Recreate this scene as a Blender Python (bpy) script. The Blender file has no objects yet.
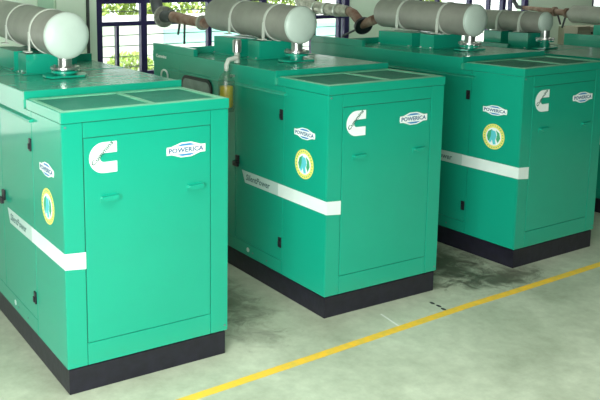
import bpy, bmesh, math, random
from mathutils import Vector, Matrix
random.seed(7)
PI = math.pi
scene = bpy.context.scene
C = scene.collection

# ---------------------------------------------------------------- materials
def srgb(r, g, b):
    f = lambda c: (c/255/12.92) if c/255 <= 0.04045 else ((c/255+0.055)/1.055)**2.4
    return (f(r), f(g), f(b), 1)

def mat(name, col, rough=0.5, metal=0.0, noise=0.0, scale=8.0, bump=0.0, coat=0.0, col2=None, rough_var=0.0, detail=4, spec=None):
    m = bpy.data.materials.new(name); m.use_nodes = True
    nt = m.node_tree; b = nt.nodes['Principled BSDF']
    b.inputs['Base Color'].default_value = col
    b.inputs['Roughness'].default_value = rough
    b.inputs['Metallic'].default_value = metal
    b.inputs['Coat Weight'].default_value = coat
    if spec is not None: b.inputs['Specular IOR Level'].default_value = spec
    if noise or bump or rough_var:
        tc = nt.nodes.new('ShaderNodeTexCoord')
        n = nt.nodes.new('ShaderNodeTexNoise'); n.inputs['Scale'].default_value = scale; n.inputs['Detail'].default_value = detail
        nt.links.new(tc.outputs['Object'], n.inputs['Vector'])
        if noise:
            r = nt.nodes.new('ShaderNodeValToRGB')
            r.color_ramp.elements[0].position = 0.3; r.color_ramp.elements[1].position = 0.7
            c2 = col2 or tuple([c*(1-noise) for c in col[:3]]+[1])
            r.color_ramp.elements[0].color = c2; r.color_ramp.elements[1].color = col
            nt.links.new(n.outputs['Fac'], r.inputs['Fac']); nt.links.new(r.outputs['Color'], b.inputs['Base Color'])
        if rough_var:
            mr = nt.nodes.new('ShaderNodeMapRange'); mr.inputs['To Min'].default_value = rough-rough_var; mr.inputs['To Max'].default_value = rough+rough_var
            nt.links.new(n.outputs['Fac'], mr.inputs['Value']); nt.links.new(mr.outputs['Result'], b.inputs['Roughness'])
        if bump:
            bp = nt.nodes.new('ShaderNodeBump'); bp.inputs['Strength'].default_value = bump; bp.inputs['Distance'].default_value = 0.02
            nt.links.new(n.outputs['Fac'], bp.inputs['Height']); nt.links.new(bp.outputs['Normal'], b.inputs['Normal'])
    return m

GREEN = mat('green_enamel', (0.005, 0.325, 0.205, 1), 0.34, noise=0.06, scale=1.7, rough_var=0.04, bump=0.006, spec=0.35, coat=0.55)
GREEN.node_tree.nodes['Principled BSDF'].inputs['Coat Roughness'].default_value = 0.10
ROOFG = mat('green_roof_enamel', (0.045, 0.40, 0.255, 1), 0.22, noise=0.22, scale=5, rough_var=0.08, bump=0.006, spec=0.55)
TRIMG = mat('pale_green_roof_frame', (0.18, 0.52, 0.32, 1), 0.35, noise=0.2, scale=12)
DARK = mat('black_skid_paint', (0.012, 0.011, 0.022, 1), 0.42, noise=0.5, scale=14, bump=0.12)
BLACK = mat('black_plastic', (0.010, 0.010, 0.014, 1), 0.4)
SEAM = mat('dark_green_gap', (0.006, 0.11, 0.065, 1), 0.7)
WHITE = mat('white_vinyl', (0.80, 0.88, 0.84, 1), 0.4)
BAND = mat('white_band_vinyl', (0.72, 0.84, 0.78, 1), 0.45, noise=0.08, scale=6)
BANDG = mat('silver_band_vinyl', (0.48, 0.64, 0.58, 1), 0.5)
BLUE = mat('blue_vinyl', (0.03, 0.22, 0.50, 1), 0.4)
NAVY = mat('navy_vinyl', (0.015, 0.09, 0.20, 1), 0.4)
INK = mat('dark_green_ink', (0.01, 0.10, 0.07, 1), 0.5)
GREY_INK = mat('grey_ink', (0.10, 0.20, 0.18, 1), 0.5)
YELLOW_V = mat('yellow_vinyl', (0.75, 0.72, 0.16, 1), 0.45)
CYAN_V = mat('cyan_vinyl', (0.10, 0.55, 0.60, 1), 0.45)
LEAF_V = mat('green_vinyl', (0.05, 0.38, 0.18, 1), 0.45)
SILV = mat('silencer_grey_paint', (0.34, 0.345, 0.295, 1), 0.50, metal=0.15, noise=0.25, scale=4, bump=0.03)
CAP = mat('silencer_end_paint', (0.54, 0.66, 0.57, 1), 0.45, noise=0.12, scale=5)
STEEL = mat('bare_steel', (0.62, 0.64, 0.60, 1), 0.28, metal=0.9, noise=0.2, scale=20)
STRAP = mat('strap_paint', (0.55, 0.60, 0.52, 1), 0.5)
RUST = mat('rusty_steel', (0.33, 0.25, 0.19, 1), 0.75, metal=0.2, noise=0.7, scale=9, bump=0.3, col2=(0.16, 0.075, 0.045, 1))
LAG = mat('aluminium_lagging', (0.50, 0.50, 0.42, 1), 0.45, metal=0.5, noise=0.5, scale=18, bump=0.5)
PIPED = mat('sooty_pipe', (0.06, 0.07, 0.07, 1), 0.6, noise=0.4, scale=10)
WALLM = mat('pale_green_wall', (0.70, 0.86, 0.68, 1), 0.75, noise=0.06, scale=1.3)
WALLB = mat('green_wall_band', (0.40, 0.64, 0.46, 1), 0.75, noise=0.06, scale=1.5)
FRAME = mat('navy_window_paint', (0.030, 0.022, 0.095, 1), 0.45, noise=0.2, scale=12)
BEIGE = mat('beige_cabinet_paint', (0.42, 0.42, 0.30, 1), 0.5, noise=0.08, scale=3)
YLINE = mat('yellow_floor_paint', (0.84, 0.50, 0.02, 1), 0.6, noise=0.22, scale=14, col2=(0.62, 0.46, 0.06, 1))
CHALK = mat('white_chalk', (0.62, 0.66, 0.60, 1), 0.8)
CONC_OUT = mat('outdoor_concrete', (0.72, 0.72, 0.68, 1), 0.8, noise=0.1, scale=1)
HOUSE = mat('white_render', (0.85, 0.85, 0.82, 1), 0.8, noise=0.05, scale=1)
HOUSEC = mat('cyan_cladding', (0.42, 0.80, 0.76, 1), 0.6, noise=0.05, scale=1)
LEAF = mat('yellow_green_leaves', (0.42, 0.55, 0.12, 1), 0.6, noise=0.5, scale=2)
PLASTER = mat('grey_plaster', (0.13, 0.14, 0.135, 1), 0.8, noise=0.1, scale=1)
CEIL = mat('ceiling_sheet', (0.28, 0.30, 0.28, 1), 0.7, noise=0.05, scale=2)
YLIQ = mat('yellow_label', (0.80, 0.58, 0.06, 1), 0.4, noise=0.1, scale=30)
SCREEN = mat('grey_screen', (0.30, 0.36, 0.33, 1), 0.25, noise=0.3, scale=9)

# grille: green expanded metal with fine dark openings
def grille_mat():
    m = bpy.data.materials.new('green_expanded_mesh'); m.use_nodes = True
    nt = m.node_tree; b = nt.nodes['Principled BSDF']; b.inputs['Roughness'].default_value = 0.6; b.inputs['Specular IOR Level'].default_value = 0.25
    tc = nt.nodes.new('ShaderNodeTexCoord'); mp = nt.nodes.new('ShaderNodeMapping'); mp.inputs['Rotation'].default_value = (0, 0, PI/4)
    ck = nt.nodes.new('ShaderNodeTexChecker'); ck.inputs['Scale'].default_value = 110
    ck.inputs['Color1'].default_value = (0.030, 0.30, 0.19, 1); ck.inputs['Color2'].default_value = (0.012, 0.13, 0.09, 1)
    nt.links.new(tc.outputs['Object'], mp.inputs['Vector']); nt.links.new(mp.outputs['Vector'], ck.inputs['Vector'])
    n = nt.nodes.new('ShaderNodeTexNoise'); n.inputs['Scale'].default_value = 6
    mx = nt.nodes.new('ShaderNodeMix'); mx.data_type = 'RGBA'; mx.inputs['B'].default_value = (0.07, 0.28, 0.19, 1)
    mr = nt.nodes.new('ShaderNodeMapRange'); mr.inputs['From Min'].default_value = 0.45; mr.inputs['From Max'].default_value = 0.75; mr.inputs['To Max'].default_value = 0.6
    nt.links.new(tc.outputs['Object'], n.inputs['Vector']); nt.links.new(n.outputs['Fac'], mr.inputs['Value'])
    nt.links.new(mr.outputs['Result'], mx.inputs['Factor']); nt.links.new(ck.outputs['Color'], mx.inputs['A'])
    nt.links.new(mx.outputs['Result'], b.inputs['Base Color'])
    return m
GRILLE = grille_mat()

def glass_mat(name, tint, gloss=0.08, rough=0.02):
    m = bpy.data.materials.new(name); m.use_nodes = True
    nt = m.node_tree; nt.nodes.clear()
    out = nt.nodes.new('ShaderNodeOutputMaterial'); mx = nt.nodes.new('ShaderNodeMixShader')
    t = nt.nodes.new('ShaderNodeBsdfTransparent'); t.inputs['Color'].default_value = tint
    g = nt.nodes.new('ShaderNodeBsdfGlossy'); g.inputs['Roughness'].default_value = rough
    mx.inputs['Fac'].default_value = gloss
    nt.links.new(t.outputs[0], mx.inputs[1]); nt.links.new(g.outputs[0], mx.inputs[2]); nt.links.new(mx.outputs[0], out.inputs[0])
    return m
GLASS = glass_mat('window_glass', (0.95, 0.98, 0.97, 1), 0.05)
BOTTLE = glass_mat('clear_plastic', (0.86, 0.90, 0.87, 1), 0.10, 0.35)

def floor_mat():
    m = bpy.data.materials.new('polished_concrete'); m.use_nodes = True
    nt = m.node_tree; b = nt.nodes['Principled BSDF']; L = nt.links.new
    tc = nt.nodes.new('ShaderNodeTexCoord')
    def noise(s, d, rough=0.6, w=0.0):
        n = nt.nodes.new('ShaderNodeTexNoise'); n.inputs['Scale'].default_value = s; n.inputs['Detail'].default_value = d
        n.inputs['Roughness'].default_value = rough; n.inputs['Distortion'].default_value = w
        L(tc.outputs['Object'], n.inputs['Vector']); return n
    n1 = noise(1.1, 6, 0.62, 0.4)
    r1 = nt.nodes.new('ShaderNodeValToRGB')
    r1.color_ramp.elements[0].position = 0.32; r1.color_ramp.elements[0].color = (0.32, 0.365, 0.262, 1)
    r1.color_ramp.elements[1].position = 0.66; r1.color_ramp.elements[1].color = (0.475, 0.54, 0.405, 1)
    L(n1.outputs['Fac'], r1.inputs['Fac'])
    n2 = noise(9, 5, 0.7)
    mx = nt.nodes.new('ShaderNodeMix'); mx.data_type = 'RGBA'; mx.blend_type = 'MULTIPLY'; mx.inputs['Factor'].default_value = 0.5
    r2 = nt.nodes.new('ShaderNodeValToRGB')
    r2.color_ramp.elements[0].position = 0.3; r2.color_ramp.elements[0].color = (0.62, 0.62, 0.60, 1)
    r2.color_ramp.elements[1].position = 0.7; r2.color_ramp.elements[1].color = (1.1, 1.1, 1.1, 1)
    L(n2.outputs['Fac'], r2.inputs['Fac']); L(r1.outputs['Color'], mx.inputs['A']); L(r2.outputs['Color'], mx.inputs['B'])
    cur = mx.outputs['Result']
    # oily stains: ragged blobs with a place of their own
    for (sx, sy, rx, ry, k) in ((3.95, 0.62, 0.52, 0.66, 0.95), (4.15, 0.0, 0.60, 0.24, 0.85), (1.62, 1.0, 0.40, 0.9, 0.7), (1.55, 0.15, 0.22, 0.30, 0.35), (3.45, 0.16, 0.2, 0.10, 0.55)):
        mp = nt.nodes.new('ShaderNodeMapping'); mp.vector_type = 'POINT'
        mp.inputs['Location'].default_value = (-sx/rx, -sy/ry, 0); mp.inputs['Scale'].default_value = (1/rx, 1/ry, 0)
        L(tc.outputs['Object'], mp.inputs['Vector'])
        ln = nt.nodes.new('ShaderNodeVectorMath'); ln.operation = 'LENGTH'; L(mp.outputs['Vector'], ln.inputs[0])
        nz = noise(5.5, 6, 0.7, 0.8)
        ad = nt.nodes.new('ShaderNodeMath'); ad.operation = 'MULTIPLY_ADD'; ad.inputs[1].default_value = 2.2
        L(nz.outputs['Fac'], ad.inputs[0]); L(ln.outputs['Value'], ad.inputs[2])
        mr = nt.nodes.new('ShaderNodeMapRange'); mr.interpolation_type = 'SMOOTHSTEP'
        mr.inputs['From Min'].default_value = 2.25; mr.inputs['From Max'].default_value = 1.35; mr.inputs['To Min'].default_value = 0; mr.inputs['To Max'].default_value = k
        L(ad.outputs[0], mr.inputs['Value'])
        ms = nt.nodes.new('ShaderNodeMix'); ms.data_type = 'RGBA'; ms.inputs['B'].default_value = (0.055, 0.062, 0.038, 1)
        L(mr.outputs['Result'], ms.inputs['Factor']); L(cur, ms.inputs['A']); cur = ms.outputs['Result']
    L(cur, b.inputs['Base Color'])
    mr = nt.nodes.new('ShaderNodeMapRange'); mr.inputs['To Min'].default_value = 0.30; mr.inputs['To Max'].default_value = 0.60
    L(n1.outputs['Fac'], mr.inputs['Value']); L(mr.outputs['Result'], b.inputs['Roughness'])
    bp = nt.nodes.new('ShaderNodeBump'); bp.inputs['Strength'].default_value = 0.08; bp.inputs['Distance'].default_value = 0.01
    L(n2.outputs['Fac'], bp.inputs['Height']); L(bp.outputs['Normal'], b.inputs['Normal'])
    return m
FLOOR = floor_mat()

# ---------------------------------------------------------------- mesh helpers
class MB:
    def __init__(self): self.bm = bmesh.new()
    def box(self, x0, x1, y0, y1, z0, z1, bev=0.0):
        v = [self.bm.verts.new(p) for p in ((x0,y0,z0),(x1,y0,z0),(x1,y1,z0),(x0,y1,z0),(x0,y0,z1),(x1,y0,z1),(x1,y1,z1),(x0,y1,z1))]
        f = [self.bm.faces.new([v[i] for i in q]) for q in ((3,2,1,0),(4,5,6,7),(0,1,5,4),(1,2,6,5),(2,3,7,6),(3,0,4,7))]
        if bev:
            es = list({e for q in f for e in q.edges})
            bmesh.ops.bevel(self.bm, geom=es, offset=bev, segments=2, profile=0.6, affect='EDGES')
        return self
    def prism(self, pts, fn, d0, d1):
        """pts: 2D outline, fn(u,v,d)->3D point, from depth d0 to d1"""
        a = [self.bm.verts.new(fn(u, v, d0)) for u, v in pts]; b = [self.bm.verts.new(fn(u, v, d1)) for u, v in pts]
        self.bm.faces.new(a[::-1]); self.bm.faces.new(b)
        n = len(pts)
        for i in range(n): self.bm.faces.new([a[i], a[(i+1) % n], b[(i+1) % n], b[i]])
        return self
    def tube(self, pts, r, seg=16, cap=True):
        """round tube along a list of points; r is a number or one per point"""
        P = [Vector(p) for p in pts]; rs = r if isinstance(r, (list, tuple)) else [r]*len(P)
        rings = []; ref = None
        for i, p in enumerate(P):
            if i == 0: t = P[1]-P[0]
            elif i == len(P)-1: t = P[-1]-P[-2]
            else: t = (P[i+1]-P[i]).normalized()+(P[i]-P[i-1]).normalized()
            if t.length < 1e-9: t = P[i]-P[i-1]
            t.normalize()
            if ref is None:
                ref = Vector((0,0,1)) if abs(t.z) < 0.9 else Vector((1,0,0))
            u = t.cross(ref).normalized(); w = u.cross(t).normalized(); ref = w
            rings.append([self.bm.verts.new(p+rs[i]*(math.cos(a)*u+math.sin(a)*w)) for a in [2*PI*k/seg for k in range(seg)]])
        for a, b in zip(rings, rings[1:]):
            for k in range(seg): self.bm.faces.new([a[k], a[(k+1) % seg], b[(k+1) % seg], b[k]])
        if cap:
            self.bm.faces.new(rings[0][::-1]); self.bm.faces.new(rings[-1])
        return self
    def lathe(self, prof, o, axis='z', seg=40):
        """prof: (radius, height) pairs revolved around an axis through o"""
        o = Vector(o); rings = []
        for r, h in prof:
            row = []
            for k in range(seg):
                a = 2*PI*k/seg; c, s = r*math.cos(a), r*math.sin(a)
                row.append(self.bm.verts.new(o+Vector((c, s, h) if axis == 'z' else (c, h, s) if axis == 'y' else (h, c, s))))
            rings.append(row)
        for a, b in zip(rings, rings[1:]):
            for k in range(seg): self.bm.faces.new([a[k], a[(k+1) % seg], b[(k+1) % seg], b[k]])
        self.bm.faces.new(rings[0][::-1]); self.bm.faces.new(rings[-1])
        return self
    def build(self, name, m, parent=None, smooth=False):
        bmesh.ops.remove_doubles(self.bm, verts=self.bm.verts, dist=1e-6)
        bmesh.ops.recalc_face_normals(self.bm, faces=self.bm.faces)
        me = bpy.data.meshes.new(name); self.bm.to_mesh(me); self.bm.free()
        me.materials.append(m)
        if smooth:
            me.polygons.foreach_set('use_smooth', [True]*len(me.polygons))
            me.set_sharp_from_angle(angle=math.radians(38))
        o = bpy.data.objects.new(name, me); C.objects.link(o)
        if parent: o.parent = parent
        return o

def tag(o, label=None, cat=None, group=None, kind=None):
    if label: o['label'] = label
    if cat: o['category'] = cat
    if group: o['group'] = group
    if kind: o['kind'] = kind
    return o
def thing(name, label, cat, loc=(0,0,0), rz=0.0, group=None):
    o = bpy.data.objects.new(name, None); C.objects.link(o)
    o.location = loc; o.rotation_euler = (0,0,rz); o.empty_display_size = 0.2
    return tag(o, label, cat, group)
def copy_tree(o, parent=None):
    c = o.copy(); C.objects.link(c)
    if parent: c.parent = parent
    for ch in list(o.children): copy_tree(ch, c)
    return c

def front(u, v, d): return (u, -d, v)
def side(u, v, d): return (-d, -u, v)          # u runs towards the front (minus y)

def text_mesh(name, body, m, fn, u0, u1, v0, v1, d0, d1, parent, rot=0.0, shear=0.0):
    """lettering fitted to the box u0..u1 x v0..v1 (before turning by rot about its centre)"""
    cu = bpy.data.curves.new('lettering', 'FONT'); cu.body = body; cu.extrude = 0.5; cu.resolution_u = 2; cu.shear = shear; cu.offset = 0.022
    ob = bpy.data.objects.new('lettering', cu); C.objects.link(ob)
    dg = bpy.context.evaluated_depsgraph_get(); me = bpy.data.meshes.new_from_object(ob.evaluated_get(dg))
    bpy.data.objects.remove(ob); bpy.data.curves.remove(cu)
    xs = [v.co.x for v in me.vertices]; ys = [v.co.y for v in me.vertices]
    ax, bx, ay, by = min(xs), max(xs), min(ys), max(ys)
    cu_, cv_ = (u0+u1)/2, (v0+v1)/2
    for v in me.vertices:
        u = u0+(v.co.x-ax)/(bx-ax)*(u1-u0); w = v0+(v.co.y-ay)/(by-ay)*(v1-v0)
        du, dv = u-cu_, w-cv_
        u = cu_+du*math.cos(rot)-dv*math.sin(rot); w = cv_+du*math.sin(rot)+dv*math.cos(rot)
        v.co = fn(u, w, d1 if v.co.z > 0 else d0)
    me.materials.clear(); me.materials.append(m); me.name = name
    o = bpy.data.objects.new(name, me); C.objects.link(o); o.parent = parent
    return o

def circ(cu, cv, r, n=40, ry=None): return [(cu+r*math.cos(2*PI*k/n), cv+(ry or r)*math.sin(2*PI*k/n)) for k in range(n)]

# ---------------------------------------------------------------- generator
W, LEN = 1.2, 3.0
ZB, ZF, ZT, ZR = 0.185, 1.815, 1.885, 1.93
T = 0.012
def powerica(root, fn, uc, vc, w):
    h = w*0.34
    hexo = [(uc-w*.50, vc-h*.16), (uc-w*.50, vc+h*.16), (uc-w*.13, vc+h*.5), (uc+w*.13, vc+h*.5), (uc+w*.50, vc+h*.16), (uc+w*.50, vc-h*.16), (uc+w*.13, vc-h*.5), (uc-w*.13, vc-h*.5)]
    o = MB().prism(hexo, fn, T, T+.0015).build('maker_label', WHITE, root)
    tag(o, 'white and blue maker label with dark lettering')
    k = .82
    hexi = [(uc+(u-uc)*k, vc+(v-vc)*k) for u, v in hexo]
    MB().prism(hexi, fn, T+.0015, T+.0025).build('label_hexagon', BLUE, o)
    ba = .27*h
    bar = [(uc-w*.5, vc-ba), (uc+w*.5, vc-ba), (uc+w*.5, vc+ba), (uc-w*.5, vc+ba)]
    MB().prism(bar, fn, T+.0025, T+.004).build('label_bar', WHITE, o)
    text_mesh('lettering', 'POWERICA', NAVY, fn, uc-w*.45, uc+w*.45, vc-ba*.62, vc+ba*.62, T+.004, T+.005, o)

def make_generator(bx=(0.38, 0.82), by=(1.52, 1.72, 1.82, 2.35), bz=2.10, saddle=(0.60, 2.275, 0.175), lettered=False):
    r = thing('diesel_generator', 'x', 'generator')
    b = MB(); b.box(0, W, 0, LEN, 0, ZB-.012, .004); b.box(.012, W-.012, .012, LEN-.012, ZB-.012, ZB)
    o = b.build('base_skid', DARK, r); tag(o, 'black steel base skid')
    # carcass behind the sheet cladding
    MB().box(.0, W, .0, LEN, ZB, ZF).build('canopy_body', GREEN, r)
    # corner posts and strips round the front door
    for a, c in ((-T, .127), (1.073, W+T)): MB().box(a, c, -T, 0, ZB, ZF-.004, .003).build('corner_post', GREEN, r)
    for a, c in ((1.712, ZF-.004), (ZB, .335)): MB().box(.131, 1.069, -T, 0, a, c, .003).build('front_strip', GREEN, r)
    MB().box(.125, 1.075, -.004, .001, ZB+.002, ZF-.002).build('door_gap', SEAM, r)
    d = MB().box(.1345, 1.0655, -T, 0, .3395, 1.7075, .003).build('front_door', GREEN, r)
    for hx, hz in ((.30, 1.30), (.94, 1.29)):
        b = MB(); b.box(hx-.062, hx+.062, -T-.005, -T, hz-.026, hz+.022, .002)
        b.prism([(hx-.01, hz-.015), (hx+.06, hz-.012), (hx+.064, hz+.008), (hx+.058, hz+.020), (hx-.052, hz+.016), (hx-.058, hz+.004)], front, T+.005, T+.030)
        b.build('door_handle', GREEN, d)
    # fascia band round the top of the front section
    b = MB(); b.box(-T-.004, W+T+.004, -T-.006, .0, ZF, ZT, .004); b.box(-T-.004, 0, 0, .66, ZF, ZT, .003); b.box(W, W+T+.004, 0, .66, ZF, ZT, .003)
    b.build('roof_fascia', GREEN, r)
    # left side cladding: front panel, two access doors, rear panel
    for y0, y1, z0, z1 in ((.003, .568, ZB, ZF-.004), (.573, 2.996, ZB, .300), (2.4, 2.996, .304, ZF-.004), (.573, 2.396, 1.75, ZF-.004)):
        MB().box(-T, 0, y0, y1, z0, z1, .003).build('side_panel', GREEN, r)
    for y0, y1 in ((.573, 1.32), (1.324, 2.396)):
        d = MB().box(-T, 0, y0, y1, .304, 1.746, .003).build('side_door', GREEN, r)
        if y0 < 1:
            for lz in (1.575, .465):
                b = MB(); b.box(-T-.012, -T, .580, .620, lz-.045, lz+.045, .004); b.box(-T-.022, -T-.012, .590, .610, lz-.030, lz+.01, .003)
                tag(b.build('door_latch', BLACK, d), 'black door latch')
            b = MB(); b.box(-T-.02, -T, 1.25, 1.30, 1.02, 1.10, .006); b.box(-T-.045, -T-.02, 1.23, 1.31, 1.00, 1.045, .006)
            tag(b.build('door_handle', BLACK, d), 'black pull handle')
        else:
            # instrument window with a rubber gasket
            def rr(u0, u1, v0, v1, q, n=7):
                out = []
                for cu_, cv_, a0 in ((u1-q, v1-q, 0), (u0+q, v1-q, PI/2), (u0+q, v0+q, PI), (u1-q, v0+q, 1.5*PI)):
                    for k in range(n): a = a0+k*PI/2/(n-1); out.append((cu_+q*math.cos(a), cv_+q*math.sin(a)))
                return out
            g = MB().prism(rr(-2.34, -1.74, 1.30, 1.735, .09), side, T, T+.014).build('window_gasket', BLACK, d)
            MB().prism(rr(-2.31, -1.77, 1.33, 1.705, .07), side, T+.014, T+.018).build('window_pane', SCREEN, g)
    # right side cladding
    for y0, y1 in ((.003, 1.0), (1.005, 2.0), (2.005, 2.996)): MB().box(W, W+T, y0, y1, ZB, ZF-.004, .003).build('side_panel', GREEN, r)
    # rain gutter over the side doors
    b = MB(); b.prism([(-T, 1.742), (-.040, 1.742), (-.043, 1.750), (-.040, 1.757), (-T, 1.768)], lambda u, v, d: (u, d, v), .53, 2.62)
    b.build('rain_gutter', GREEN, r)
    # front roof tray
    MB().box(-.002, W+.002, 0, .70, ZF, ZT-.012).build('roof_tray', ROOFG, r)
    b = MB(); z0, z1 = ZT-.012, ZT+.004
    b.box(.0, W, -.004, .045, z0, z1, .003); b.box(.0, W, .60, .650, z0, z1, .003); b.box(.0, .030, .045, .60, z0, z1, .003)
    b.box(.635, .675, .045, .60, z0, z1, .003); b.box(1.15, W, .045, .60, z0, z1, .003)
    tag(b.build('grille_frame', TRIMG, r), 'pale green roof grille frame')
    for x0, x1 in ((.030, .635), (.675, 1.15)):
        tag(MB().box(x0, x1, .045, .60, ZT-.012, ZT-.005).build('roof_grille', GRILLE, r), 'dark green mesh grille')
    # main roof, one sheet joint across it
    b = MB(); b.box(-T-.004, W+T+.004, .70, 1.715, ZF, ZR, .004)
    b.build('roof_panel', ROOFG, r)
    MB().box(-T-.004, W+T+.004, 1.722, LEN, ZF, ZR+.003, .003).build('roof_panel', ROOFG, r)
    MB().box(-T-.010, W+T+.010, .678, .70, ZT-.01, ZR+.006, .003).build('roof_lip', GREEN, r)
    for a in (-T-.008, W+T+.004): MB().box(a, a+.004, .70, LEN, ZF-.004, ZR-.002).build('roof_edge', GREEN, r)
    # upstands at the back of the roof
    b = MB(); b.box(-T-.006, .03, 2.10, LEN, ZR+.003, 2.008, .003); b.box(.03, 1.20, 2.40, 2.43, ZR+.003, 2.0, .003)
    b.build('roof_upstand', GREEN, r)
    # silencer brackets
    sx, sz, sr = saddle
    for y0, y1 in ((by[0], by[1]), (by[2], by[3])):
        pts = [(bx[0], ZR), (bx[1], ZR), (bx[1], bz)]
        half = min(bx[1]-sx, sx-bx[0])-.01
        for k in range(9):
            u = half*(1-2*k/8)
            dz = (sr+.003)**2-u*u
            v = sz-math.sqrt(dz) if dz > 0 else bz
            pts.append((sx+u, min(v, bz)))
        pts.append((bx[0], bz))
        MB().prism(pts, lambda u, v, d: (u, d, v), y0, y1).build('silencer_bracket', GREEN, r)
        o = MB().box(bx[0]-.03, bx[1]+.03, y0-.015, y1+.015, ZR+.001, ZR+.009, .002).build('bracket_foot', GREEN, r)
        for y in (y0+.03, y1-.03): MB().lathe([(.010, 0), (.010, .012)], (bx[0]-.015, y, ZR+.008), seg=6).build('bolt', STEEL, o)
    # white band running round the corner, with its lettering
    b = MB()
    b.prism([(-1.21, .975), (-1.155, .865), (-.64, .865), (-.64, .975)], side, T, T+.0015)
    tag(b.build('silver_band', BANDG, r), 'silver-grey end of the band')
    b = MB()
    b.prism([(-.64, .865), (T+.0015, .865), (T+.0015, .972), (-.64, .975)], side, T, T+.0018)
    b.prism([(-T, .865), (.131, .850), (.131, .962), (-T, .972)], front, T, T+.0018)
    tag(b.build('white_band', BAND, r), 'white band round the corner')
    text_mesh('band_lettering', 'SilentPower', GREY_INK, side, -1.14, -.76, .893, .950, T+.0015, T+.0026, r, shear=0.15)
    # letter C emblem with the name written across it
    cu0, cu1, cv0, cv1 = .168, .362, 1.470, 1.672
    cy = (cv0+cv1)/2; R_ = (cv1-cv0)/2
    pts = [(cu1, cv1)]
    for k in range(15):
        a = PI/2+PI*k/14; pts.append((cu0+R_+R_*math.cos(a)*1.0, cy+R_*math.sin(a)))
    pts += [(cu1, cv0), (cu1, cy-.030)]
    for k in range(7):
        a = -PI/2-PI*k/6; pts.append((.272+.030*math.cos(a), cy+.030*math.sin(a)))
    pts += [(cu1, cy+.030)]
    e = MB().prism(pts, front, T, T+.002).build('letter_emblem', WHITE, r); tag(e, 'white letter C emblem with diagonal lettering')
    text_mesh('lettering', 'Cummins', INK, front, .158, .358, 1.586, 1.618, T+.002, T+.003, e, rot=math.radians(45))
    powerica(r, front, .875, 1.558, .30)
    powerica(r, side, -.282, 1.465, .27)
    # round sticker
    cu_, cv_ = -.282, 1.215
    s = MB().prism(circ(cu_, cv_, .122), side, T, T+.0015).build('round_sticker', YELLOW_V, r); tag(s, 'round yellow sticker with a blue and green globe')
    b = MB()
    for k in range(26):
        a = 2*PI*k/26; b.prism(circ(cu_+.105*math.cos(a), cv_+.105*math.sin(a), .006, 6), side, T+.0015, T+.0022)
    b.build('ring_lettering', LEAF_V, s)
    MB().prism(circ(cu_, cv_, .086), side, T+.0015, T+.0025).build('sticker_disc', WHITE, s)
    b = MB()
    b.prism([(cu_-.06, cv_+.045), (cu_-.02, cv_+.07), (cu_+.0, cv_+.03), (cu_-.03, cv_+.0), (cu_-.02, cv_-.05), (cu_-.06, cv_-.045), (cu_-.076, cv_)], side, T+.0025, T+.0035)
    b.prism([(cu_+.025, cv_+.065), (cu_+.065, cv_+.04), (cu_+.076, cv_-.01), (cu_+.05, cv_-.055), (cu_+.03, cv_-.02), (cu_+.04, cv_+.02)], side, T+.0025, T+.0035)
    b.build('sticker_leaf', LEAF_V, s)
    b = MB(); b.prism([(cu_-.025, cv_+.06), (cu_+.02, cv_+.055), (cu_+.035, cv_+.01), (cu_+.02, cv_-.03), (cu_+.03, cv_-.07), (cu_-.0, cv_-.075), (cu_-.015, cv_-.03), (cu_-.035, cv_-.065), (cu_-.05, cv_-.05), (cu_-.03, cv_+.0)], side, T+.0036, T+.0045)
    b.build('sticker_figure', CYAN_V, s)
    # emblem and lettering at the back of the side
    if lettered:
        text_mesh('side_lettering', 'Cummins', WHITE, side, -2.92, -2.68, 1.862, 1.898, T+.010, T+.0115, r)
        ap = []
        for k in range(13):
            a = PI*k/12; ap.append((-T-.008, -(-2.73-.075*math.cos(a)), 1.68+.060*math.sin(a)))
        b = MB(); b.tube([(ap[0][0], ap[0][1], 1.60)]+ap+[(ap[-1][0], ap[-1][1], 1.60)], .010, 8)
        tag(b.build('arch_emblem', WHITE, r), 'white arch-shaped emblem')
    # small fittings
    MB().prism(circ(-1.10, .245, .022, 14), side, T, T+.002).build('small_sticker', BANDG, r)
    for p, ax in (((-T-.004, .80, .235), 'x'), ((-T-.004, 1.02, .235), 'x'), ((.012, -T-.004, 1.79), 'y'), ((W-.012, -T-.004, .225), 'y')):
        MB().lathe([(.008, 0), (.008, .004)], p, ax, 8).build('bolt', GREY_INK, r)
    return r

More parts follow.
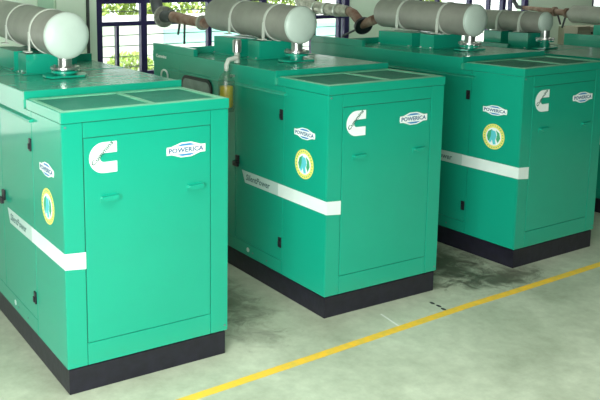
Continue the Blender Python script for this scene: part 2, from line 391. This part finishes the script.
def make_silencer(r=.175, L=1.70, z=2.275, straps=(.42, 1.09), strap_foot=2.10, flange=.11, zroof=1.935):
    """local frame: axis along y, x = 0 on the axis, y = 0 at the domed front end"""
    t = thing('exhaust_silencer', 'x', 'silencer')
    MB().lathe([(r*.995, .045), (r, .05), (r, L-.04), (r*.93, L-.02), (r*.55, L), (.05, L), (.05, L+.06)], (0, 0, z), 'y', 48).build('silencer_shell', SILV, t, True)
    MB().lathe([(.01, 0), (r*.30, .002), (r*.60, .010), (r*.84, .024), (r*.96, .038), (r*1.012, .050), (r*1.012, .062)], (0, 0, z), 'y', 48).build('domed_end', CAP, t, True)
    MB().lathe([(r+.002, 0), (r+.002, .012)], (0, .07, z), 'y', 48).build('weld_seam', SILV, t, True)
    for y in straps:
        b = MB(); b.lathe([(r+.001, -.016), (r+.008, -.016), (r+.008, .016), (r+.001, .016)], (0, y, z), 'y', 48)
        for s in (-1, 1):
            x0, x1 = sorted((s*(r+.002), s*(r+.014)))
            b.box(x0, x1, y-.018, y+.018, strap_foot, z, .002)
            x0, x1 = sorted((s*(r-.008), s*(r+.05)))
            b.box(x0, x1, y-.045, y+.045, strap_foot, strap_foot+.010, .002)
        tag(b.build('strap', STRAP, t), 'pale steel strap')
    zt = z-r
    MB().lathe([(.055, zt-.075), (.055, zt+.03)], (0, flange, 0), 'z', 28).build('outlet_neck', STEEL, t, True)
    b = MB(); b.lathe([(.118, zt-.082), (.118, zt-.066)], (0, flange, 0), 'z', 32); b.build('upper_flange', STEEL, t)
    for k in range(6):
        a = 2*PI*k/6+.2; MB().lathe([(.007, zt-.118), (.007, zt-.056)], (.095*math.cos(a), flange+.095*math.sin(a), 0), 'z', 6).build('flange_bolt', STEEL, t)
    b = MB(); b.lathe([(.110, zt-.112), (.110, zt-.094)], (0, flange, 0), 'z', 32); b.lathe([(.062, zroof+.014), (.062, zt-.08)], (0, flange, 0), 'z', 24)
    b.build('lower_flange', GREEN, t)
    b = MB(); b.prism([(-.17, -.04), (-.13, -.10), (.13, -.10), (.17, -.04), (.17, .05), (.13, .10), (-.13, .10), (-.17, .05)], lambda u, v, d: (u, flange+v, d), zroof, zroof+.016)
    b.build('mounting_plate', GREEN, t)
    return t

gens = [((0, 0, 0), 0.0, .53, 1.28, 2.262), ((2.2025, .1084, 0), -.008, .605, 1.18, 2.272), ((4.443, .1083, 0), .022, .65, 1.11, 2.250)]
glabels = ['green generator at the left edge, nearest to the viewer, brightest front door',
           'green generator in the middle of the row, fully in view',
           'green generator right of the middle one, its front cut by the right edge']
slabels = ['grey exhaust silencer with pale domed end on the leftmost generator',
           'grey exhaust silencer with pale domed end on the middle generator',
           'grey exhaust silencer with pale domed end above the third generator']
def world(g, x, y, z):
    (gx, gy, _), a = g[0], g[1]
    return (gx+math.cos(a)*x-math.sin(a)*y, gy+math.sin(a)*x+math.cos(a)*y, z)
GG = 'diesel generators standing in a row'; SG = 'exhaust silencers on the generator roofs'
for g, gl, sl in zip(gens, glabels, slabels):
    sx, sy, sz = g[2:]
    o = make_generator((sx-.22, sx+.22), (sy+.36, sy+.56, sy+.68, sy+1.20), sz-.165, (sx, sz+.012, .184), lettered=(g is gens[1]))
    o.location = g[0]; o.rotation_euler.z = g[1]; tag(o, gl, None, GG)
    k = gens.index(g)
    s = make_silencer(r=(.182, .173, .170)[k], z=sz, strap_foot=sz-.163, L=(2.3, 1.70, 1.50)[k], straps=((.46, 1.22), (.42, 1.09), (.42, 1.05))[k])
    s.location = world(g, sx, sy, 0); s.rotation_euler = (.022, 0, g[1]-.05); tag(s, sl, None, SG)
# farther generators, smaller silencers set further back
g4 = make_generator((.30, .70), (2.05, 2.35, 2.47, 2.75), 2.146, (.5, 2.294, .146))
g4.location = (6.80, .10, 0); g4.scale = (1, 1, .925); tag(g4, 'green generator at the right edge, only its side and roof showing', None, GG)
g5 = copy_tree(g4); g5.location = (9.1, .05, 0); tag(g5, 'farthest green generator, only its roof corner above the third one', None, GG)
s4 = make_silencer(.133, 1.42, 2.122, (.35, .70), 1.992, .05, 1.792); s4.location = (7.3, 2.0, 0)
tag(s4, 'smaller grey silencer with grey domed end behind the third generator roof', None, SG)
s5 = copy_tree(s4); s5.location = (9.6, 1.90, 0); tag(s5, 'far grey silencer cut by the right edge, pipe leaving its back', None, SG)
# the other generators' silencers carry their neck onto a plate on the roof

# ---------------------------------------------------------------- exhaust pipes
def pipe(pts, r, flange_at, label, m, group='exhaust pipes behind the silencers', disc=STEEL, stays=(), rise=None, r2=None):
    P = [Vector(p) for p in pts]
    t = thing('exhaust_pipe', label, 'pipe', P[0]); o = P[0]
    L = [p-o for p in P]
    MB().tube(L, r, 20).build('pipe_run', m, t, True)
    for p, d, rr in flange_at:
        p = Vector(p)-o; d = Vector(d).normalized()
        MB().tube([p-d*.02, p-d*.004, p-d*.0035, p+d*.0035, p+d*.004, p+d*.02], [rr, rr, rr*.93, rr*.93, rr, rr], 24).build('pipe_flange', disc, t)
    for a, b_ in stays:
        tag(MB().tube([Vector(a)-o, Vector(b_)-o], .014, 8).build('stay_rod', PIPED, t), 'dark stay rod')
    if rise:
        tag(MB().tube([Vector(q)-o for q in rise], r2, 18).build('riser', PIPED, t, True), 'dark rising pipe')
    return t
pipe([(2.85, 3.06, 2.20), (2.83, 3.3, 2.215), (2.82, 3.80, 2.245)], [.052, .058, .066],
     [((2.82, 4.02, 2.235), (0, 1, .02), .13), ((2.845, 3.13, 2.205), (0, 1, 0), .085)], 'rusty exhaust pipe with round flange behind the middle generator silencer', RUST, disc=LAG,
     rise=[(2.82, 3.78, 2.243), (2.82, 4.05, 2.24), (2.82, 4.18, 2.31), (2.82, 4.24, 2.45), (2.82, 4.28, 2.9), (2.82, 4.3, 4.999)], r2=.075,
     stays=[((2.82, 3.62, 2.17), (2.82, 3.66, 2.04)), ((2.82, 3.50, 2.17), (2.82, 3.51, 1.94))])
pipe([(5.09, 2.80, 2.19), (5.085, 2.90, 2.155), (5.08, 3.0, 2.12), (5.08, 3.10, 2.19), (5.08, 3.17, 2.245), (5.08, 3.27, 2.275)], .060,
     [((5.08, 2.99, 2.105), (.35, 1, .55), .115)], 'bent rusty exhaust pipe with black flange behind the third silencer', RUST, disc=BLACK,
     rise=None, stays=[((5.08, 3.10, 2.06), (5.08, 3.38, 1.95))])
la = thing('lagged_pipe', 'silver lagged pipe running back from the bent rusty exhaust pipe', 'pipe', (5.08, 3.27, 2.275), 0)
MB().tube([(0, 0, 0), (0, .10, .0), (0, .35, .01), (0, .6, .02), (0, .80, .05), (0, 1.0, .10), (0, 1.12, .3), (0, 1.15, 2.724)], [.066, .076, .080, .076, .083, .08, .08, .08], 20).build('pipe_run', LAG, la, True)
for k in range(3): MB().tube([(0, .20+.22*k, .004+.008*k), (0, .23+.22*k, .006+.008*k)], .088, 20).build('joint_band', STEEL, la)
pipe([(9.6, 3.40, 2.135), (9.6, 3.62, 2.15), (9.6, 3.98, 2.18), (9.6, 4.2, 2.19)], [.05, .05, .034, .034],
     [((9.6, 3.40, 2.135), (0, 1, 0), .075), ((9.6, 3.62, 2.15), (0, 1, 0), .075)], 'thin brown exhaust pipe of the far right silencer', RUST, disc=RUST,
     rise=[(9.6, 4.2, 2.19), (9.6, 4.33, 2.2), (9.6, 4.40, 2.30), (9.6, 4.42, 4.999)], r2=.034,
     stays=[((9.6, 3.56, 2.1), (9.6, 3.50, 1.95)), ((9.6, 3.42, 2.08), (9.6, 3.47, 1.90))])

# ---------------------------------------------------------------- filter cap, hose and bottle beside the middle generator
bo = thing('hanging_bottle', 'clear plastic bottle with yellow label beside the middle generator', 'bottle', (2.092, 1.42, 0))
MB().lathe([(.02, 1.50), (.070, 1.51), (.076, 1.54), (.076, 1.78), (.06, 1.83), (.026, 1.87), (.026, 1.90)], (0, 0, 0), 'z', 24).build('bottle_body', BOTTLE, bo, True)
tag(MB().lathe([(.055, 1.55), (.06, 1.56), (.06, 1.735), (.055, 1.74)], (0, 0, 0), 'z', 24).build('yellow_filling', YLIQ, bo, True), 'yellow filling inside the bottle')
MB().tube([(0, 0, 1.88), (0, .0, 1.93), (.03, .01, 1.975), (.12, .01, 1.99)], .022, 12).build('hose', STRAP, bo, True)
MB().box(.05, .075, -.02, .02, 1.82, 1.84).build('hanger', STEEL, bo)
ca = thing('chrome_breather', 'chrome breather cap on a short pipe on the middle generator roof edge', 'cap', (2.255, 1.50, 1.935))
MB().lathe([(.026, 0), (.026, .10)], (0, 0, 0), 'z', 20).build('pipe_stub', STRAP, ca, True)
MB().lathe([(.036, .095), (.040, .10), (.040, .20), (.034, .212), (.01, .216)], (0, 0, 0), 'z', 24).build('breather_cap', STEEL, ca, True)

# ---------------------------------------------------------------- setting
YB = 4.8
def struct(name, b, m, parent=None, label=None):
    o = b.build(name, m, parent)
    if not parent: o['kind'] = 'structure'
    if label: o['label'] = label
    return o
X0, X1, YF, ZC = -3.6, 18.0, -11.0, 5.0
struct('floor', MB().box(X0-.25, X1+.25, YF-.25, YB+.25, -.2, 0), FLOOR)
struct('ceiling', MB().box(X0-.25, X1+.25, YF-.25, YB+.25, ZC, ZC+.2), CEIL)
struct('wall_front', MB().box(X0-.25, X1+.25, YF-.25, YF, 0, ZC), PLASTER)
# back wall with openings (x0, x1, z0, z1)
wins = [(-3.4, -.9, .75, 2.5), (2.27, 6.42, 1.40, 2.46), (7.85, 10.50, 1.30, 2.60), (12.28, 14.2, 1.95, 2.60)]
b = MB(); x = X0
for (a, c, z0, z1) in wins:
    b.box(x, a, YB, YB+.25, 0, ZC); b.box(a, c, YB, YB+.25, 0, z0); b.box(a, c, YB, YB+.25, z1, ZC); x = c
b.box(x, X1, YB, YB+.25, 0, ZC)
struct('wall_back', b, WALLM)
struct('wall_right', MB().box(X1, X1+.25, YF, YB, 0, ZC), PLASTER)
# left wall: one wide opening beside the viewer
b = MB(); b.box(X0-.25, X0, -2.2, YB, 0, ZC); b.box(X0-.25, X0, -6.2, -2.2, 3.6, ZC); b.box(X0-.25, X0, -6.2, -2.2, 0, .9); b.box(X0-.25, X0, YF, -6.2, 0, ZC)
struct('wall_left', b, PLASTER)
# pilaster and conduit on the back wall
struct('trim_1', MB().box(1.50, 1.70, YB-.012, YB, 0, ZC), WALLB)
struct('trim_2', MB().box(2.13, 2.16, YB-.03, YB, 0, ZC), PIPED)
struct('trim_3', MB().box(1.72, 2.10, YB-.05, YB, 0, ZC), WALLM)

def window(n, a, c, z0, z1, posts, transoms, bars, fw=.085, thick=()):
    fr = MB(); y0, y1 = YB+.02, YB+.10
    fr.box(a, a+fw, y0, y1, z0, z1, .004); fr.box(c-fw, c, y0, y1, z0, z1, .004); fr.box(a+fw, c-fw, y0, y1, z1-fw, z1, .004); fr.box(a+fw, c-fw, y0, y1, z0, z0+fw, .004)
    w = fr.build('window_%d' % n, FRAME); w['kind'] = 'structure'
    m = MB()
    for p, wd in posts: m.box(p-wd/2, p+wd/2, y0-.005, y1-.005, z0+fw, z1-fw, .003)
    for z, wd in transoms: m.box(a+fw, c-fw, y0+.001, y1+.001, z-wd/2, z+wd/2, .003)
    if n == 1: m.box(2.55, 2.585, y0-.005, y1-.005, z0+fw, 2.09, .003)
    m.build('mullion', FRAME, w)
    g = MB()
    for z in bars: g.tube([(a+fw, y1+.02, z), (c-fw, y1+.02, z)], .007, 6)
    if bars: g.build('grille_bar', SILV, w)
    MB().box(a+fw, c-fw, y0+.03, y0+.036, z0+fw, z1-fw).build('window_pane', GLASS, w)
    MB().box(a-.03, c+.03, YB-.06, YB+.02, z0-.035, z0-.001, .004).build('window_sill', CONC_OUT, w)
    return w
window(1, *wins[1], posts=[(2.945, .085), (3.95, .06), (4.85, .085), (5.75, .07), (6.24, .05)], transoms=[(2.115, .055)],
       bars=[2.27, 1.96, 1.82, 1.68, 1.54])
window(2, *wins[2], posts=[(8.3, .04), (9.05, .06), (9.52, .04), (9.88, .08), (10.07, .03)], transoms=[], bars=[2.02, 1.88, 1.74, 1.6])
window(3, *wins[3], posts=[(13.2, .06)], transoms=[], bars=[])

window(4, *wins[0], posts=[(-2.15, .06)], transoms=[(2.1, .055)], bars=[], fw=.06)
# beige cabinet on the back wall and the smaller box in front
cb = thing('wall_cabinet', 'wide beige cabinet against the back wall beneath the far pipes', 'cabinet', (11.9, 4.55, 0))
MB().box(-.55, .75, -.2, .25, .001, 1.80, .006).build('cabinet_body', BEIGE, cb)
for k in range(4): MB().lathe([(.02, 0), (.02, .02)], (-.25+.12*k, -.222, 1.69), 'y', 10).build('indicator_knob', BLACK, cb)
c2 = thing('switch_box', 'narrow brownish-beige box standing left of the wide beige cabinet', 'cabinet', (10.95, 4.15, 0))
MB().box(-.17, .17, -.14, .14, .001, 1.85, .006).build('box_body', mat('brown_beige_paint', (0.34, 0.31, 0.22, 1), .55, noise=.1, scale=4), c2)
MB().box(-.14, .14, -.15, -.141, .1, 1.78, .002).build('box_door', BEIGE, c2)

# painted floor line: from the left foreground along all the generators
pts = [(-2.2, -.62), (.62, -.43), (1.32, -.395), (2.29, -.345), (3.44, -.285), (3.98, -.275), (5.23, -.235), (9.5, -.08), (12.5, .03)]
bm = MB(); w = .036
up = [(x, y+w) for x, y in pts]; dn = [(x, y-w) for x, y in pts]
for i in range(len(pts)-1):
    bm.prism([dn[i], dn[i+1], up[i+1], up[i]], lambda u, v, d: (u, v, d), .0, .0015)
tag(bm.build('floor_line', YLINE), 'yellow painted line across the concrete floor before the generators', 'floor line')
tag(MB().prism([(2.618, -.30), (2.632, -.30), (2.668, -.052), (2.654, -.048)], lambda u, v, d: (u, v, d), 0, .001).build('chalk_mark', CHALK), 'short thin chalk stroke on the floor behind the yellow line', 'mark')

for k, (x, y) in enumerate(((3.186, -.10), (3.19, -.17), (3.175, -.235))):
    tag(MB().prism(circ(x, y, .016, 10, .026), lambda u, v, d: (u, v, d), .0, .0012).build('oil_spot', DARK), 'small dark oil spot behind the yellow line, right of the chalk stroke', 'spot', 'row of small dark oil spots')

# ---------------------------------------------------------------- outdoors, seen through the windows
struct('ground', MB().box(-20, 45, YB+.26, 45, -.25, -.02), CONC_OUT)
struct('ground', MB().box(-40, X0-.3, -30, YB+.26, -.25, -.02), CONC_OUT)
hb = thing('low_building', 'white low building with a cyan band outside the windows', 'building', (10, 13, 0))
MB().box(-9, 14, 0, 2.5, -.02, 1.55).build('building_wall', HOUSE, hb)
MB().box(-2.5, 8, -.05, 0, 1.05, 1.42).build('cladding_band', HOUSEC, hb)
MB().box(-9.1, 14.1, -.12, 2.6, 1.55, 1.66).build('roof_slab', HOUSE, hb)
def shrub(seed, n, rx, ry, rz, m):
    rnd = random.Random(seed); bm = bmesh.new()
    for _ in range(n):
        while True:
            p = Vector((rnd.uniform(-1, 1), rnd.uniform(-1, 1), rnd.uniform(-1, 1)))
            if p.length < 1: break
        p = p.normalized()*(p.length**.35); c = Vector((p.x*rx, p.y*ry, rz*1.15+p.z*rz))
        q = Matrix.Rotation(rnd.uniform(0, 6.28), 3, 'Z') @ Matrix.Rotation(rnd.uniform(-1.2, 1.2), 3, 'X'); s = rnd.uniform(.06, .12)
        bm.faces.new([bm.verts.new(c+q@Vector(v)) for v in ((-s*.5, 0, 0), (0, -s, 0), (s*.5, 0, 0), (0, s, 0))])
    for a in range(5):
        pass
    me = bpy.data.meshes.new('foliage'); bm.to_mesh(me); bm.free(); me.materials.append(m); return me
TRUNK = mat('bark', (.12, .09, .06, 1), .8, noise=.4, scale=10)
def add_shrub(me, x, y, z, s, label):
    t = thing('shrub', label, 'shrub', (x, y, z), random.uniform(0, 6), 'shrubs outside the windows'); t.scale = (s, s, s)
    f = bpy.data.objects.new('foliage', me); C.objects.link(f); f.parent = t; f['kind'] = 'stuff'
    MB().tube([(0, 0, 0), (.03, 0, .5), (-.02, .03, 1.1)], [.05, .04, .02], 8).build('stem', TRUNK, t)
me = shrub(3, 2200, 1.1, 1.0, .8, LEAF)
for x, y, z, s, lab in ((6.1, 12.0, -.02, .60, 'small yellow-green shrub low in the left part of the left window'),
                        (8.0, 18.6, -.02, 1.45, 'tall yellow-green shrub behind the white building, leftmost'),
                        (11.4, 18.6, -.02, 1.55, 'tall yellow-green shrub behind the white building, second from the left'),
                        (15.3, 18.8, -.02, 1.5, 'yellow-green shrub behind the white building, above the middle silencer'),
                        (21.0, 19.0, -.02, 1.6, 'yellow-green shrub beyond the white building, behind the right window')):
    add_shrub(me, x, y, z, s, lab)

# ---------------------------------------------------------------- light
wd = bpy.data.worlds.new('sky'); scene.world = wd; wd.use_nodes = True
bg = wd.node_tree.nodes['Background']; bg.inputs['Color'].default_value = (0.93, 1.0, 0.97, 1); bg.inputs['Strength'].default_value = 3.2
def area(name, loc, target, sx, sy, power, col=(1, 1, 1), spread=180):
    l = bpy.data.lights.new(name, 'AREA'); l.shape = 'RECTANGLE'; l.size = sx; l.size_y = sy; l.energy = power; l.color = col; l.spread = math.radians(spread)
    o = bpy.data.objects.new(name, l); C.objects.link(o); o.location = loc
    o.rotation_euler = (Vector(target)-Vector(loc)).to_track_quat('-Z', 'Y').to_euler(); return o
area('window_daylight', (X0+.05, -4.4, 2.3), (1.2, -.5, .7), 3.6, 2.4, 720, (0.97, 1, .98))
area('overhead_fill', (0.4, -2.3, ZC-.05), (0.6, -2.2, 0), 4.5, 2.4, 105, (0.98, 1, .97), 95)  # added overhead fill to brighten the left floor; the ceiling has no opening here
area('overhead_fill', (6.5, -3.2, ZC-.05), (6.5, -3.0, 0), 7, 2.0, 75, (0.98, 1, .97), 85)  # weaker added fill, under the closed ceiling over the right of the aisle
area('overhead_fill', (5.0, 3.9, ZC-.05), (5.0, 4.8, 2.0), 14, .8, 120, (0.98, 1, .97), 90)  # added wall washer under the ceiling, aimed to brighten the back wall
s = bpy.data.lights.new('sun', 'SUN'); s.energy = 7.0; s.angle = math.radians(1.2); s.color = (1, .97, .9)
so = bpy.data.objects.new('sun', s); C.objects.link(so)
so.rotation_euler = Vector((.70, .12, -.65)).to_track_quat('-Z', 'Y').to_euler()

# ---------------------------------------------------------------- camera
yaw, pitch, roll = 0.517095681, 0.154892367, -0.00316733944
f = Vector((math.sin(yaw)*math.cos(pitch), math.cos(yaw)*math.cos(pitch), -math.sin(pitch)))
r0 = Vector((math.cos(yaw), -math.sin(yaw), 0)); u0 = r0.cross(f)
r_ = r0*math.cos(roll)+u0*math.sin(roll); u_ = -r0*math.sin(roll)+u0*math.cos(roll)
cam = bpy.data.cameras.new('camera'); co = bpy.data.objects.new('camera', cam); C.objects.link(co)
M = Matrix((r_, u_, -f)).transposed().to_4x4(); M.translation = (-1.72751174, -4.68393429, 2.71977865); co.matrix_world = M
cam.sensor_width = 36; cam.lens = 804.125539/600*36; cam.shift_x = 107.1257/600; cam.shift_y = -98.1561/600
cam.clip_end = 200
scene.camera = co
vs = scene.view_settings; vs.view_transform = 'Standard'; vs.look = 'None'; vs.exposure = 0.0; vs.gamma = 1.0; vs.use_curve_mapping = False
